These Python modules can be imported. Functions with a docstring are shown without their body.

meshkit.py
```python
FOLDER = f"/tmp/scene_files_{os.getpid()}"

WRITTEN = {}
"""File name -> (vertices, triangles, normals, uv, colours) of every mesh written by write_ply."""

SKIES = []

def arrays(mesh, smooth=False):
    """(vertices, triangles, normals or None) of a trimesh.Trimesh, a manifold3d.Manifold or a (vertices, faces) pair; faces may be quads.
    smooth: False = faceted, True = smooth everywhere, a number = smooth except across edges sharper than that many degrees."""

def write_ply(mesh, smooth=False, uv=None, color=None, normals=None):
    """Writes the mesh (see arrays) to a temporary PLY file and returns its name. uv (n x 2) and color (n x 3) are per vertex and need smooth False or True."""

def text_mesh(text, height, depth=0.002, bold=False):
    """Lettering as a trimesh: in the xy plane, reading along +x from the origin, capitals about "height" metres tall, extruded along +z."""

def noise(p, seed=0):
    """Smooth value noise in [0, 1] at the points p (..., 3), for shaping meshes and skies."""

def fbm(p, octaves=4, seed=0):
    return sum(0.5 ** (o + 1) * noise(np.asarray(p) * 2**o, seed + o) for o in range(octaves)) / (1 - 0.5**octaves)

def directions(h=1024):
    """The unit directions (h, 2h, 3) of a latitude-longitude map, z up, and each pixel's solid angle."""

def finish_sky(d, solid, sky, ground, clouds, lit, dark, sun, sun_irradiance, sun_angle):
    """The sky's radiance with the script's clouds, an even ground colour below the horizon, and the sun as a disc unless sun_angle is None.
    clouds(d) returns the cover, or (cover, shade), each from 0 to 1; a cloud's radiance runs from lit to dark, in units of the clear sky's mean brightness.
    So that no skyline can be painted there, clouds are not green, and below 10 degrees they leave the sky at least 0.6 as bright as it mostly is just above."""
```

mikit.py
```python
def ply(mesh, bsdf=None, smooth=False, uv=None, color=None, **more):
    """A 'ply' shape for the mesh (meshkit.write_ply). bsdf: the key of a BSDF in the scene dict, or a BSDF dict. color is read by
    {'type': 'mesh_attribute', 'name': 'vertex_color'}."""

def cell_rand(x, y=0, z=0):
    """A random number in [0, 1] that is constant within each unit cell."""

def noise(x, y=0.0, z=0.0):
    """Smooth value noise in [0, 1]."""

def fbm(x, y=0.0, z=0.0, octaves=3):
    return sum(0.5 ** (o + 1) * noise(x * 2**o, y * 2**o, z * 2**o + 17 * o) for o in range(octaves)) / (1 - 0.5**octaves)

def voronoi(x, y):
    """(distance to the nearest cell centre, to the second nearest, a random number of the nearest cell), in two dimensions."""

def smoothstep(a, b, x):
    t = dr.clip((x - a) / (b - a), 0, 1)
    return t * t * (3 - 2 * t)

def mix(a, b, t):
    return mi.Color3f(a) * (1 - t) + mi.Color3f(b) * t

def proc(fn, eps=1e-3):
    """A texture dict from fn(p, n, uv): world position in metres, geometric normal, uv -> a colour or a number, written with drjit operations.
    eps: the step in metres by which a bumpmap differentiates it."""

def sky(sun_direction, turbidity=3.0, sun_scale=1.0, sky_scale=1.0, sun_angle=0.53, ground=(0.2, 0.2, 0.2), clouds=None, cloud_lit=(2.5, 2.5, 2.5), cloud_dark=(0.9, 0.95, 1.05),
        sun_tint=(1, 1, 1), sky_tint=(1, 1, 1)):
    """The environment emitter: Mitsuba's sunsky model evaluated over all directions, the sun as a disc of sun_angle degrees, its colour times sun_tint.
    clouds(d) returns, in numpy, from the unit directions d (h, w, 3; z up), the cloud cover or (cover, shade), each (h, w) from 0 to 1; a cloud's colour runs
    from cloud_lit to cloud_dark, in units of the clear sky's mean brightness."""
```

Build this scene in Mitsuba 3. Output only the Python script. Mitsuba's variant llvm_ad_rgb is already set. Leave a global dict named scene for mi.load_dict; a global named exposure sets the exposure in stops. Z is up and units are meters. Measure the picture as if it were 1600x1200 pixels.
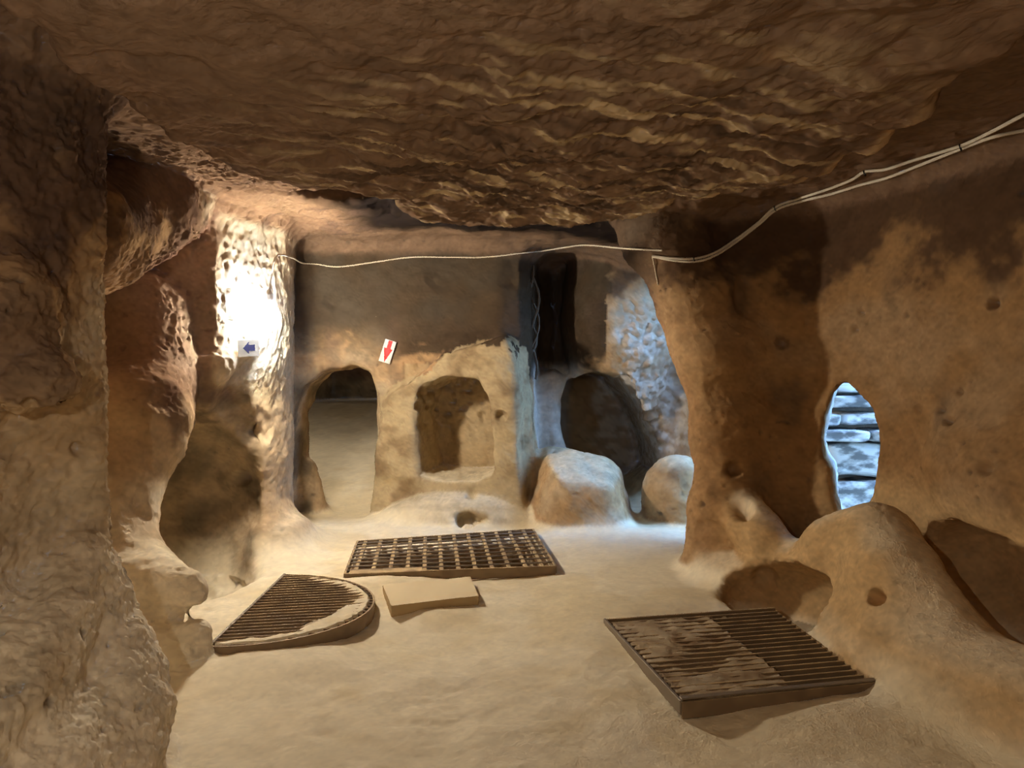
import math, random
import numpy as np, trimesh, mitsuba as mi, mikit, meshkit
import drjit as dr
from scipy.spatial import cKDTree

T = mi.ScalarTransform4f
rng = np.random.default_rng(7)
random.seed(7)
scene, labels = {'type': 'scene'}, {}

# ---------------------------------------------------------------- camera, daylight, lamps, exposure
F, HOR, CZ = 1200.0, 560.0, 1.5          # focal length in pixels of the 1600 x 1200 frame, horizon row, eye height
scene['camera'] = {'type': 'perspective', 'fov': math.degrees(2 * math.atan(800 / F)), 'fov_axis': 'x',
                   'principal_point_offset_y': 40 / 1200, 'near_clip': 0.05, 'far_clip': 60,
                   'to_world': T().look_at(origin=[0, 0, CZ], target=[0, 1, CZ], up=[0, 0, 1])}
exposure = 0.2
LAMP = np.array([-1.77, 5.60, 1.84])
LAMP_POWER = 205.0
LAMP_COLOR = np.array([1.0, 0.89, 0.73])
REAR = np.array([-0.55, 0.0, 1.7])
REAR_POWER = 60.0
SKY = 66.0
scene['rear_lamp'] = {'type': 'point', 'position': REAR.tolist(), 'intensity': {'type': 'rgb', 'value': [float(v) for v in np.array([1.0, 0.90, 0.75]) * REAR_POWER / (4 * math.pi)]}}
scene['far_room_lamp'] = {'type': 'point', 'position': [-2.7, 8.35, 1.45], 'intensity': {'type': 'rgb', 'value': [1.7, 1.55, 1.25]}}
scene['sky'] = mikit.sky([0.5, -0.3, 0.8], turbidity=3.0, sun_scale=0.0, sky_scale=SKY, ground=(0.2, 0.2, 0.2), sky_tint=(0.62, 0.92, 1.2))


def at(px, py, D):
    return np.array([(px - 800) / F * D, D, CZ + (HOR - py) / F * D])


def project(v):
    y = np.maximum(v[:, 1], 1e-3)
    return 800 + F * v[:, 0] / y, HOR - F * (v[:, 2] - CZ) / y


# ---------------------------------------------------------------- implicit modelling: the air is carved out of the rock
H = 0.034
LO = np.array([-3.9, -2.4, -0.75])
HI = np.array([5.2, 12.4, 3.3])
N3 = np.ceil((HI - LO) / H).astype(int)
AX = [(LO[i] + H * np.arange(N3[i])).astype(np.float32) for i in range(3)]
A = np.full(N3, 3.0, np.float32)         # below zero in air, above in rock


def smin(a, b, k):
    h = np.maximum(k - np.abs(a - b), 0) / k
    return np.minimum(a, b) - h * h * (k / 4)


def smax(a, b, k):
    return -smin(-a, -b, k)


def part_of(lo, hi):
    s = []
    for i in range(3):
        a = int(np.clip((lo[i] - LO[i]) / H, 0, N3[i])); b = int(np.clip((hi[i] - LO[i]) / H + 2, 0, N3[i]))
        s.append(slice(a, b))
    return tuple(s), AX[0][s[0]][:, None, None], AX[1][s[1]][None, :, None], AX[2][s[2]][None, None, :]


def carve(prim, k=0.08):
    fn, lo, hi = prim
    s, x, y, z = part_of(np.array(lo) - k - 0.15, np.array(hi) + k + 0.15)
    A[s] = smin(A[s], fn(x, y, z), k)


def fill(prim, k=0.08):
    fn, lo, hi = prim
    s, x, y, z = part_of(np.array(lo) - k - 0.15, np.array(hi) + k + 0.15)
    A[s] = smax(A[s], -fn(x, y, z), k)


def ell(c, r, yaw=0, tilt=0):
    """ellipsoid; yaw about z, then tilt about the turned x axis (degrees)"""
    c, r = np.array(c, float), np.array(r, float)
    a, b = math.radians(yaw), math.radians(tilt)
    Rz = np.array([[math.cos(a), -math.sin(a), 0], [math.sin(a), math.cos(a), 0], [0, 0, 1]])
    Rx = np.array([[1, 0, 0], [0, math.cos(b), -math.sin(b)], [0, math.sin(b), math.cos(b)]])
    M = (Rz @ Rx).astype(np.float32)

    def fn(x, y, z):
        d = (x - c[0], y - c[1], z - c[2])
        q = [(M[0, i] * d[0] + M[1, i] * d[1] + M[2, i] * d[2]) / np.float32(r[i]) for i in range(3)]
        k0 = np.sqrt(q[0] ** 2 + q[1] ** 2 + q[2] ** 2)
        k1 = np.sqrt((q[0] / r[0]) ** 2 + (q[1] / r[1]) ** 2 + (q[2] / r[2]) ** 2) + 1e-6
        return (k0 * (k0 - 1) / k1).astype(np.float32)
    R = r.max() if (yaw or tilt) else r
    return fn, c - R, c + R


def chain(pts, k=0.1):
    """smooth union of tapered capsules through (x, y, z, radius) points"""
    P = np.array(pts, float)

    def fn(x, y, z):
        out = None
        for a, b in zip(P[:-1], P[1:]):
            d = b[:3] - a[:3]
            L = max(float(d @ d), 1e-9)
            t = np.clip(((x - a[0]) * d[0] + (y - a[1]) * d[1] + (z - a[2]) * d[2]) / L, 0, 1)
            s = np.sqrt((x - a[0] - t * d[0]) ** 2 + (y - a[1] - t * d[1]) ** 2 + (z - a[2] - t * d[2]) ** 2) - (a[3] + t * (b[3] - a[3]))
            s = s.astype(np.float32)
            out = s if out is None else smin(out, s, k)
        return out
    return fn, (P[:, :3] - P[:, 3:]).min(0), (P[:, :3] + P[:, 3:]).max(0)


def poly2(poly, a, b):
    """signed distance to a polygon in the plane"""
    P = np.array(poly, np.float32)
    d = None
    sgn = None
    for i in range(len(P)):
        p, q = P[i], P[i - 1]
        e = q - p
        wx, wy = a - p[0], b - p[1]
        t = np.clip((wx * e[0] + wy * e[1]) / max(float(e @ e), 1e-9), 0, 1)
        dd = (wx - t * e[0]) ** 2 + (wy - t * e[1]) ** 2
        c1, c2, c3 = b >= p[1], b < q[1], e[0] * wy > e[1] * wx
        flip = (c1 & c2 & c3) | (~c1 & ~c2 & ~c3)
        d = dd if d is None else np.minimum(d, dd)
        sgn = flip if sgn is None else sgn ^ flip
    return np.where(sgn, -np.sqrt(d), np.sqrt(d)).astype(np.float32)


def smooth_poly(P, n=2):
    P = np.array(P, float)
    for _ in range(n):
        Q = np.roll(P, -1, 0)
        P = np.stack([0.75 * P + 0.25 * Q, 0.25 * P + 0.75 * Q], 1).reshape(-1, 2)
    return P


def prism(poly, o, u, v, w0, w1, r=0.04, k=0.05, taper=0.0):
    """polygon in the plane (o, u, v) swept along u x v from w0 to w1; taper narrows it with w"""
    o, u, v = (np.array(q, float) for q in (o, u, v))
    n = np.cross(u, v)
    P = np.array(poly, float)
    c8 = np.array([o + a * u + b * v + w * n for a in (P[:, 0].min(), P[:, 0].max()) for b in (P[:, 1].min(), P[:, 1].max()) for w in (w0, w1)])

    def fn(x, y, z):
        d = (x - o[0], y - o[1], z - o[2])
        dot = lambda e: sum(np.float32(e[i]) * d[i] for i in range(3) if abs(e[i]) > 1e-9)
        w = dot(n)
        s = poly2(P, dot(u), dot(v)) + r + taper * (w - w0)
        e = np.abs(w - (w0 + w1) / 2) - (w1 - w0) / 2 + r
        return smax(s, e.astype(np.float32) + 0 * s, k) - r
    return fn, c8.min(0), c8.max(0)


def px_poly(pts, D):
    """frontal outline at distance D: pixel corners to metres in the plane y = D (x, z)"""
    return [tuple(at(px, py, D)[[0, 2]]) for px, py in pts]


def ev(prim, x, y, z, far=1.0):
    """the primitive's distance at loose points, worked out near it only"""
    fn, lo, hi = prim
    m = (x > lo[0] - 0.15) & (x < hi[0] + 0.15) & (y > lo[1] - 0.15) & (y < hi[1] + 0.15) & (z > lo[2] - 0.15) & (z < hi[2] + 0.15)
    out = np.full(len(x), far)
    out[m] = fn(x[m], y[m], z[m])
    return out


def at_some(fn, m):
    out = np.full(len(m), 9.0)
    out[m] = fn(m)
    return out


EX, EY, EZ = np.eye(3)

# ---- floor and ceiling heights
def bump(x, y, cx, cy, rx, ry, h):
    return h * np.exp(-((x - cx) / rx) ** 2 - ((y - cy) / ry) ** 2)


def floor_h(x, y):
    f = 0 * x + 0 * y
    f = f + bump(x, y, -0.95, 6.75, 0.7, 0.45, 0.06) + bump(x, y, 0.8, 6.2, 0.8, 0.6, 0.05)
    f = f + bump(x, y, 0.45, 3.95, 0.35, 0.7, 0.05) + bump(x, y, 1.0, 4.55, 0.7, 0.2, 0.04) + bump(x, y, -1.0, 5.0, 0.5, 0.22, 0.07) + bump(x, y, -1.15, 3.70, 0.45, 0.24, 0.075) + bump(x, y, -0.95, 4.0, 0.2, 0.2, 0.03) + bump(x, y, -0.5, 4.72, 0.35, 0.3, 0.035) + bump(x, y, -0.42, 4.46, 0.22, 0.10, 0.03)
    f = f + bump(x, y, 0.9, 5.1, 0.9, 0.5, 0.03) - bump(x, y, 0.3, 3.5, 0.9, 0.7, 0.03) - bump(x, y, 1.0, 3.0, 0.5, 0.25, 0.02) + bump(x, y, 1.45, 3.25, 0.4, 0.2, 0.04)
    f = f + bump(x, y, -1.0, 3.6, 0.5, 0.5, -0.02) + bump(x, y, -0.5, 4.1, 0.5, 0.3, -0.03)
    f = f + 0.85 * np.clip((y - 7.6) / 3.6, 0, 1) ** 1.0 * (x < 0.05)
    return f


BULGE = smooth_poly([(-1.35, -1.5), (-1.3, 1.0), (-1.28, 1.95), (-1.40, 2.85), (-1.36, 3.5), (-1.1, 4.05), (-0.68, 4.1), (-0.70, 4.62), (-0.34, 4.95),
                     (0.45, 5.05), (0.80, 4.6), (1.0, 4.1), (1.43, 3.7), (1.55, 3.0), (1.40, 2.3), (1.5, 1.2), (1.5, -1.5)], 2)


def ceil_h(x, y):
    d = poly2(BULGE, x, y)
    t = np.clip(0.5 - d / 0.10, 0, 1)
    c = 2.60 - 0.24 * (t * t * (3 - 2 * t))
    c = c - bump(x, y, 0.35, 3.6, 0.75, 0.7, 0.05) - bump(x, y, -0.4, 2.4, 0.7, 0.6, 0.05)
    c = c - 0.10 * np.clip((y - 5.0) / 1.2, 0, 1) * np.clip((x + 0.6) / 1.6, 0, 1)
    c = c - 0.16 * np.clip((y - 5.0) / 0.9, 0, 1) * np.clip((x - 0.6) / 0.8, 0, 1)
    return c


PLAN = smooth_poly([(-1.7, -1.9), (2.3, -1.9), (2.75, 0.0), (2.75, 2.2), (2.62, 3.3), (2.38, 4.3), (2.2, 4.85), (1.98, 5.22), (1.80, 5.60), (1.75, 6.0), (1.95, 6.6), (1.95, 7.7),
                    (0.9, 8.15), (0.30, 8.2), (0.22, 7.35), (0.03, 7.05), (-0.5, 7.16), (-1.3, 7.16), (-2.0, 7.1),
                    (-1.86, 6.5), (-1.80, 6.05), (-1.95, 5.6), (-2.06, 5.16), (-2.75, 5.15), (-2.75, 4.5), (-2.35, 4.0), (-2.0, 3.45), (-1.58, 3.12), (-1.58, 2.6), (-1.85, 2.0), (-1.9, 0.0)], 1)


def hall(x, y, z):
    d = poly2(PLAN, x + 0 * y, y + 0 * x)
    a = smax(d + 0 * z, floor_h(x, y).astype(np.float32) - z, 0.16)
    return smax(a, z - ceil_h(x, y).astype(np.float32), 0.22).astype(np.float32)


carve((hall, (-3, -2.1, -0.1), (3, 8.5, 2.7)), 0.02)

# ---- the open-air court behind the right wall, and the way to it
carve(prism([(2.22, 5.75), (2.40, 5.28), (5.1, 4.9), (5.1, 6.75), (3.4, 6.95), (2.6, 7.0), (2.3, 6.6)], (0, 0, 0), EX, EY, 0.05, 4.0, 0.1), 0.1)
carve(prism(smooth_poly([(1.70, 6.08), (2.7, 5.75), (2.7, 6.95), (1.65, 7.6)], 1), (0, 0, 0), EX, EY, 0.04, 3.0, 0.1), 0.12)

carve(prism([(3.2, 5.2), (5.6, 5.0), (5.6, 7.0), (3.2, 6.9)], (0, 0, 0), EX, EY, 0.25, 4.0, 0.1), 0.1)
# ---- the far room behind the doorway
carve(prism(smooth_poly([(-3.4, 7.7), (-1.02, 7.7), (-0.75, 11.8), (-3.4, 11.8)], 1), (0, 0, 0), EX, EY, -0.2, 1.95, 0.15, 0.2), 0.1)
fill((lambda x, y, z: (z - floor_h(x, y)).astype(np.float32), (-3.6, 7.65, -0.4), (-0.2, 12, 1.4)), 0.08)

# ---- back wall: doorway, the pale block with its carved recess, the passage on its right
BU = np.array([0.98, -0.20, 0.0])
blk = lambda pts, D=7.0: [((a + 1.2) / 0.985, b) for a, b in px_poly(pts, D)]
BLOCK = prism(blk([(560, 845), (574, 690), (580, 640), (612, 610), (650, 588), (688, 552), (740, 541), (790, 524), (804, 548), (812, 700), (822, 850)]), (-1.10, 7.60, 0), BU, EZ, 0, 0.52, 0.05)
SIDE = prism(px_poly([(770, 850), (790, 600), (818, 588), (826, 640), (834, 700), (830, 850)], 7.1), (0, 7.7, 0), EX, EZ, 0, 0.58, 0.06)
FOOT = ell((-0.50, 6.92, -0.05), (0.78, 0.36, 0.34))
for q in (BLOCK, SIDE, FOOT):
    fill(q, 0.06)
RECESS = prism(blk([(646, 700), (643, 640), (652, 606), (700, 590), (745, 592), (762, 620), (771, 735), (745, 748), (690, 750), (652, 745)]), (-1.04, 7.80, 0), BU, EZ, 0, 1.2, 0.03, 0.04, 0.0)
carve(RECESS, 0.05)
carve(ell(at(640, 618, 6.92), (0.06, 0.14, 0.05)), 0.03)
carve(ell(at(737, 812, 6.62), (0.13, 0.12, 0.04), tilt=-25), 0.04)
DOOR = prism(px_poly([(452, 850), (456, 760), (458, 650), (470, 604), (500, 580), (545, 573), (574, 584), (586, 620), (588, 680), (580, 770), (566, 850)], 7.05), (0, 7.95, 0), EX, EZ, 0, 1.05, 0.05, 0.08)
carve(DOOR, 0.10)
fill(chain([(-2.04, 7.55, 0.0, 0.26), (-2.04, 7.5, 0.40, 0.14)]), 0.06)
fill((lambda x, y, z: (z - floor_h(x, y) + 0.02).astype(np.float32), (-2.2, 6.9, -0.4), (-1.2, 7.8, 0.2)), 0.08)

BACKROCK = ell((1.12, 7.95, 1.95), (0.62, 0.62, 1.2))
BACKLEFT = ell((0.95, 7.75, 1.95), (0.32, 0.42, 0.75))
for q in (BACKROCK, BACKLEFT):
    fill(q, 0.1)
carve(prism(px_poly([(868, 745), (866, 660), (884, 606), (930, 582), (975, 592), (1010, 642), (1036, 700), (1048, 760), (1000, 800), (900, 800)], 7.5), (0, 9.3, 0), EX, EZ, 0, 2.3, 0.06, 0.08), 0.05)
RIB = chain([(0.40, 7.95, 0.25, 0.24), (0.36, 7.9, 0.7, 0.13), (0.36, 7.9, 1.0, 0.13), (0.42, 7.95, 1.25, 0.15)])
fill(RIB, 0.08)
BOULDER = prism(px_poly([(806, 862), (818, 790), (838, 722), (858, 706), (905, 714), (962, 726), (990, 748), (1006, 800), (1020, 850), (1025, 880), (806, 890)], 6.62), (0, 7.35, 0), EX, EZ, 0, 0.86, 0.13, 0.16, 0.24)
BOULDER2 = ell((1.52, 7.05, 0.18), (0.34, 0.32, 0.42))
for q in (BOULDER, BOULDER2):
    fill(q, 0.12)
carve(ell(at(1050, 830, 6.3), (0.13, 0.10, 0.04)), 0.03)

# ---- pillar and right wall
PILLAR = chain([(1.56, 5.42, -0.1, 0.32), (1.51, 5.42, 0.4, 0.22), (1.50, 5.42, 1.05, 0.21), (1.42, 5.45, 1.55, 0.24), (1.30, 5.5, 2.0, 0.25), (1.12, 5.55, 2.4, 0.35)], 0.15)
fill(prism([(1.40, 5.50), (1.66, 5.31), (1.92, 5.20), (2.2, 5.25), (2.05, 6.02), (1.6, 6.02)], (0, 0, 0), EX, EY, -0.3, 2.7, 0.05), 0.1)
fill(PILLAR, 0.20)
WBULGE = ell((2.74, 3.75, 0.82), (0.48, 0.9, 0.46))
fill(WBULGE, 0.3)
WU = np.array([0.875, -0.484, 0.0])
win = [((px - 1328) * 0.00383 * 1.25, (HOR - py) / F * 4.85) for px, py in
       [(1323, 580), (1300, 616), (1290, 650), (1284, 690), (1286, 728), (1296, 745), (1299, 790), (1310, 830), (1345, 830), (1368, 775), (1374, 700), (1371, 660), (1359, 630), (1343, 605)]]
carve(prism(win, (2.13, 4.87, CZ), WU, EZ, -0.9, 0.4, 0.03, 0.04, 0.05), 0.04)
RIDGE = chain([(1.46, 5.36, 0.14, 0.24), (1.50, 5.34, 0.52, 0.14), (1.56, 5.04, 0.41, 0.12), (1.62, 4.94, 0.34, 0.12), (1.78, 4.74, 0.17, 0.14), (1.90, 4.46, 0.38, 0.18), (2.02, 4.24, 0.47, 0.21), (2.00, 4.0, 0.34, 0.24),
               (2.02, 3.75, 0.18, 0.25), (2.0, 3.45, 0.06, 0.25), (2.10, 3.05, 0.05, 0.26), (2.25, 2.6, 0.0, 0.26)], 0.12)
RIDGE_FOOT = chain([(1.40, 5.1, -0.05, 0.22), (1.85, 4.4, 0.0, 0.28), (1.86, 3.7, 0.0, 0.24), (1.92, 3.35, -0.05, 0.28), (2.1, 2.9, -0.08, 0.25)], 0.12)
for q in (RIDGE, RIDGE_FOOT):
    fill(q, 0.12)
carve(ell((1.66, 4.46, 0.02), (0.50, 0.30, 0.27), yaw=-52), 0.05)
carve(ell((2.44, 3.85, 0.30), (0.26, 0.50, 0.36)), 0.10)
carve(ell(at(1160, 798, 4.85), (0.06, 0.12, 0.055)), 0.02)
carve(ell(at(1146, 730, 4.98), (0.035, 0.1, 0.05), tilt=20), 0.02)
carve(ell(at(1369, 930, 3.66), (0.035, 0.12, 0.06), yaw=-20), 0.02)
carve(ell(at(1552, 474, 3.72), (0.016, 0.12, 0.02)), 0.015)
carve(ell(at(1537, 730, 3.5), (0.04, 0.08, 0.03)), 0.02)

# ---- left wall: near buttress, the middle rock, the alcove, the shoulder under the ceiling
BUTTRESS = chain([(-1.72, 2.98, 0.76, 0.12), (-1.68, 2.95, 0.55, 0.20), (-1.64, 2.90, 0.26, 0.28), (-1.62, 2.86, 0.0, 0.32)], 0.06)
BUTTRESS_FOOT = chain([(-1.42, 2.60, 0.04, 0.24), (-1.52, 2.80, 0.18, 0.25), (-1.62, 2.9, 0.4, 0.2)], 0.06)
BUTTRESS_RAMP = chain([(-1.64, 1.95, 0.36, 0.20), (-1.63, 2.42, 0.40, 0.19), (-1.62, 2.68, 0.55, 0.15), (-1.63, 2.90, 0.76, 0.10)], 0.06)
BUTTRESS_BASE = chain([(-1.62, 1.95, 0.0, 0.34), (-1.58, 2.4, 0.10, 0.32), (-1.55, 2.7, 0.1, 0.3)], 0.06)
carve(ell((-1.60, 2.48, 1.0), (0.14, 0.42, 0.45)), 0.12)
for q in (BUTTRESS, BUTTRESS_FOOT, BUTTRESS_BASE, BUTTRESS_RAMP):
    fill(q, 0.05)
fill(ell(at(45, 600, 2.52), (0.16, 0.18, 0.13)), 0.04)
carve(ell(at(75, 655, 2.62), (0.13, 0.12, 0.035), tilt=10), 0.03)
carve(ell(at(60, 705, 2.6), (0.16, 0.10, 0.02)), 0.03)
carve(ell(at(8, 1030, 2.25), (0.10, 0.16, 0.12)), 0.05)
fill(ell(at(20, 500, 2.52), (0.12, 0.2, 0.2)), 0.06)
MIDROCK = chain([(-2.50, 5.1, 1.75, 0.34), (-2.44, 5.0, 1.35, 0.34), (-2.34, 4.7, 1.10, 0.34), (-2.36, 4.40, 0.74, 0.30), (-2.15, 4.2, 0.48, 0.20)], 0.12)
NOSE = chain([(-2.15, 4.2, 0.38, 0.22), (-1.86, 3.98, 0.28, 0.20), (-1.66, 3.88, 0.33, 0.10), (-1.60, 3.86, 0.30, 0.08)], 0.05)
CHIN = chain([(-1.9, 3.88, 0.05, 0.22), (-1.64, 3.76, 0.00, 0.16), (-1.56, 3.78, 0.14, 0.08)], 0.06)
for q in (MIDROCK, NOSE, CHIN):
    fill(q, 0.05)
carve(ell((-1.52, 3.80, 0.235), (0.10, 0.25, 0.028)), 0.015)
SHOULDER = chain([(-2.02, 3.5, 2.10, 0.27), (-2.2, 3.95, 2.16, 0.32), (-2.28, 4.5, 2.42, 0.36), (-2.3, 5.0, 2.60, 0.36)], 0.1)
fill(SHOULDER, 0.08)
fill(chain([(-2.35, 5.27, 1.24, 0.10), (-2.06, 5.27, 1.42, 0.10), (-1.96, 5.62, 1.60, 0.10)]), 0.03)
carve(ell((-2.28, 5.22, 0.42), (0.66, 0.74, 0.76)), 0.04)
carve(ell((-1.92, 5.46, 0.72), (0.30, 0.34, 0.62)), 0.04)
fill(ell((-1.78, 6.1, 0.0), (0.20, 0.42, 0.24)), 0.25)
# cavity in the ceiling, the torn edge behind it
carve(ell((-1.16, 5.14, 2.64), (0.27, 0.20, 0.26)), 0.03)
carve(ell((-0.15, 5.6, 2.58), (0.95, 0.34, 0.16)), 0.05)

# ---- pits below the gratings
G_BACK = np.array([(-1.10, 5.05), (0.296, 5.24), (0.175, 6.38), (-1.20, 5.96)])
G_RIGHT = np.array([(0.711, 3.22), (1.62, 3.41), (1.52, 4.44), (0.512, 4.24)])
pit = lambda P, z0, r=0.02: prism([tuple(p) for p in P], (0, 0, 0), EX, EY, z0, 0.5, r, 0.03)
carve(pit(G_BACK + [(0.06, 0.10), (-0.06, 0.08), (-0.06, -0.07), (0.06, -0.07)], -0.55), 0.03)
carve(pit([(1.27, 3.37), (1.60, 3.44), (1.50, 4.38), (1.12, 4.31)], -0.5), 0.03)
GL_C, GL_R = np.array([-1.50, 4.43]), (0.70, 0.64)
carve(pit([(-1.52, 3.86), (-1.25, 3.98), (-1.02, 4.25), (-0.97, 4.5), (-1.1, 4.8), (-1.5, 5.0)], -0.22), 0.04)


# ---------------------------------------------------------------- surface of the rock (naive surface nets)
def surface_nets(F3):
    S = F3 > 0
    base = S[:-1, :-1, :-1]
    mixed = np.zeros(base.shape, bool)
    corner = [(i, j, k) for i in (0, 1) for j in (0, 1) for k in (0, 1)]
    sh = np.array(S.shape) - 1
    view = lambda B, c: B[c[0]:c[0] + sh[0], c[1]:c[1] + sh[1], c[2]:c[2] + sh[2]]
    for c in corner[1:]:
        mixed |= view(S, c) != base
    ids = np.full(mixed.shape, -1, np.int32)
    I = np.argwhere(mixed)
    ids[tuple(I.T)] = np.arange(len(I))
    vals = np.stack([F3[tuple((I + c).T)] for c in corner], 1)
    acc, cnt = np.zeros((len(I), 3)), np.zeros(len(I))
    for a in range(8):
        for b in range(a + 1, 8):
            ca, cb = np.array(corner[a]), np.array(corner[b])
            if np.abs(ca - cb).sum() != 1:
                continue
            va, vb = vals[:, a], vals[:, b]
            m = (va > 0) != (vb > 0)
            t = np.where(m, va / np.where(m, va - vb, 1), 0)[:, None]
            acc += m[:, None] * (ca + t * (cb - ca)); cnt += m
    V = LO + H * (I + acc / cnt[:, None])
    faces = []
    for ax in range(3):
        sl0, sl1 = [slice(1, -1)] * 3, [slice(1, -1)] * 3
        sl0[ax], sl1[ax] = slice(0, -1), slice(1, None)
        a, b = S[tuple(sl0)], S[tuple(sl1)]
        for flip, m in ((False, a & ~b), (True, ~a & b)):
            E = np.argwhere(m)
            off = np.ones(3, int); off[ax] = 0
            E = E + off
            o1, o2 = [(1, 2), (2, 0), (0, 1)][ax]
            d1, d2 = np.eye(3, dtype=int)[o1], np.eye(3, dtype=int)[o2]
            q = [ids[tuple((E - d).T)] for d in (d1 + d2, d2, 0 * d1, d1)]
            q = np.stack(q, 1)
            if flip:
                q = q[:, ::-1]
            q = q[(q >= 0).all(1)]
            faces += [q[:, [0, 1, 2]], q[:, [0, 2, 3]]]
    return V, np.vstack(faces)


V, FC = surface_nets(A)
del A
CAVE_BASE = (len(V), len(FC))


def relax(V, F_, n, lam=0.5, mu=-0.53):
    e = np.vstack([F_[:, [0, 1]], F_[:, [1, 2]], F_[:, [2, 0]]])
    from scipy.sparse import coo_matrix
    M = coo_matrix((np.ones(2 * len(e)), (np.r_[e[:, 0], e[:, 1]], np.r_[e[:, 1], e[:, 0]])), shape=(len(V), len(V))).tocsr()
    M.data[:] = 1
    deg = np.maximum(np.asarray(M.sum(1)), 1)
    for i in range(n):
        for s in (lam, mu):
            V = V + s * (M @ V / deg - V)
    return V


V = relax(V, FC, 3)


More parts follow.
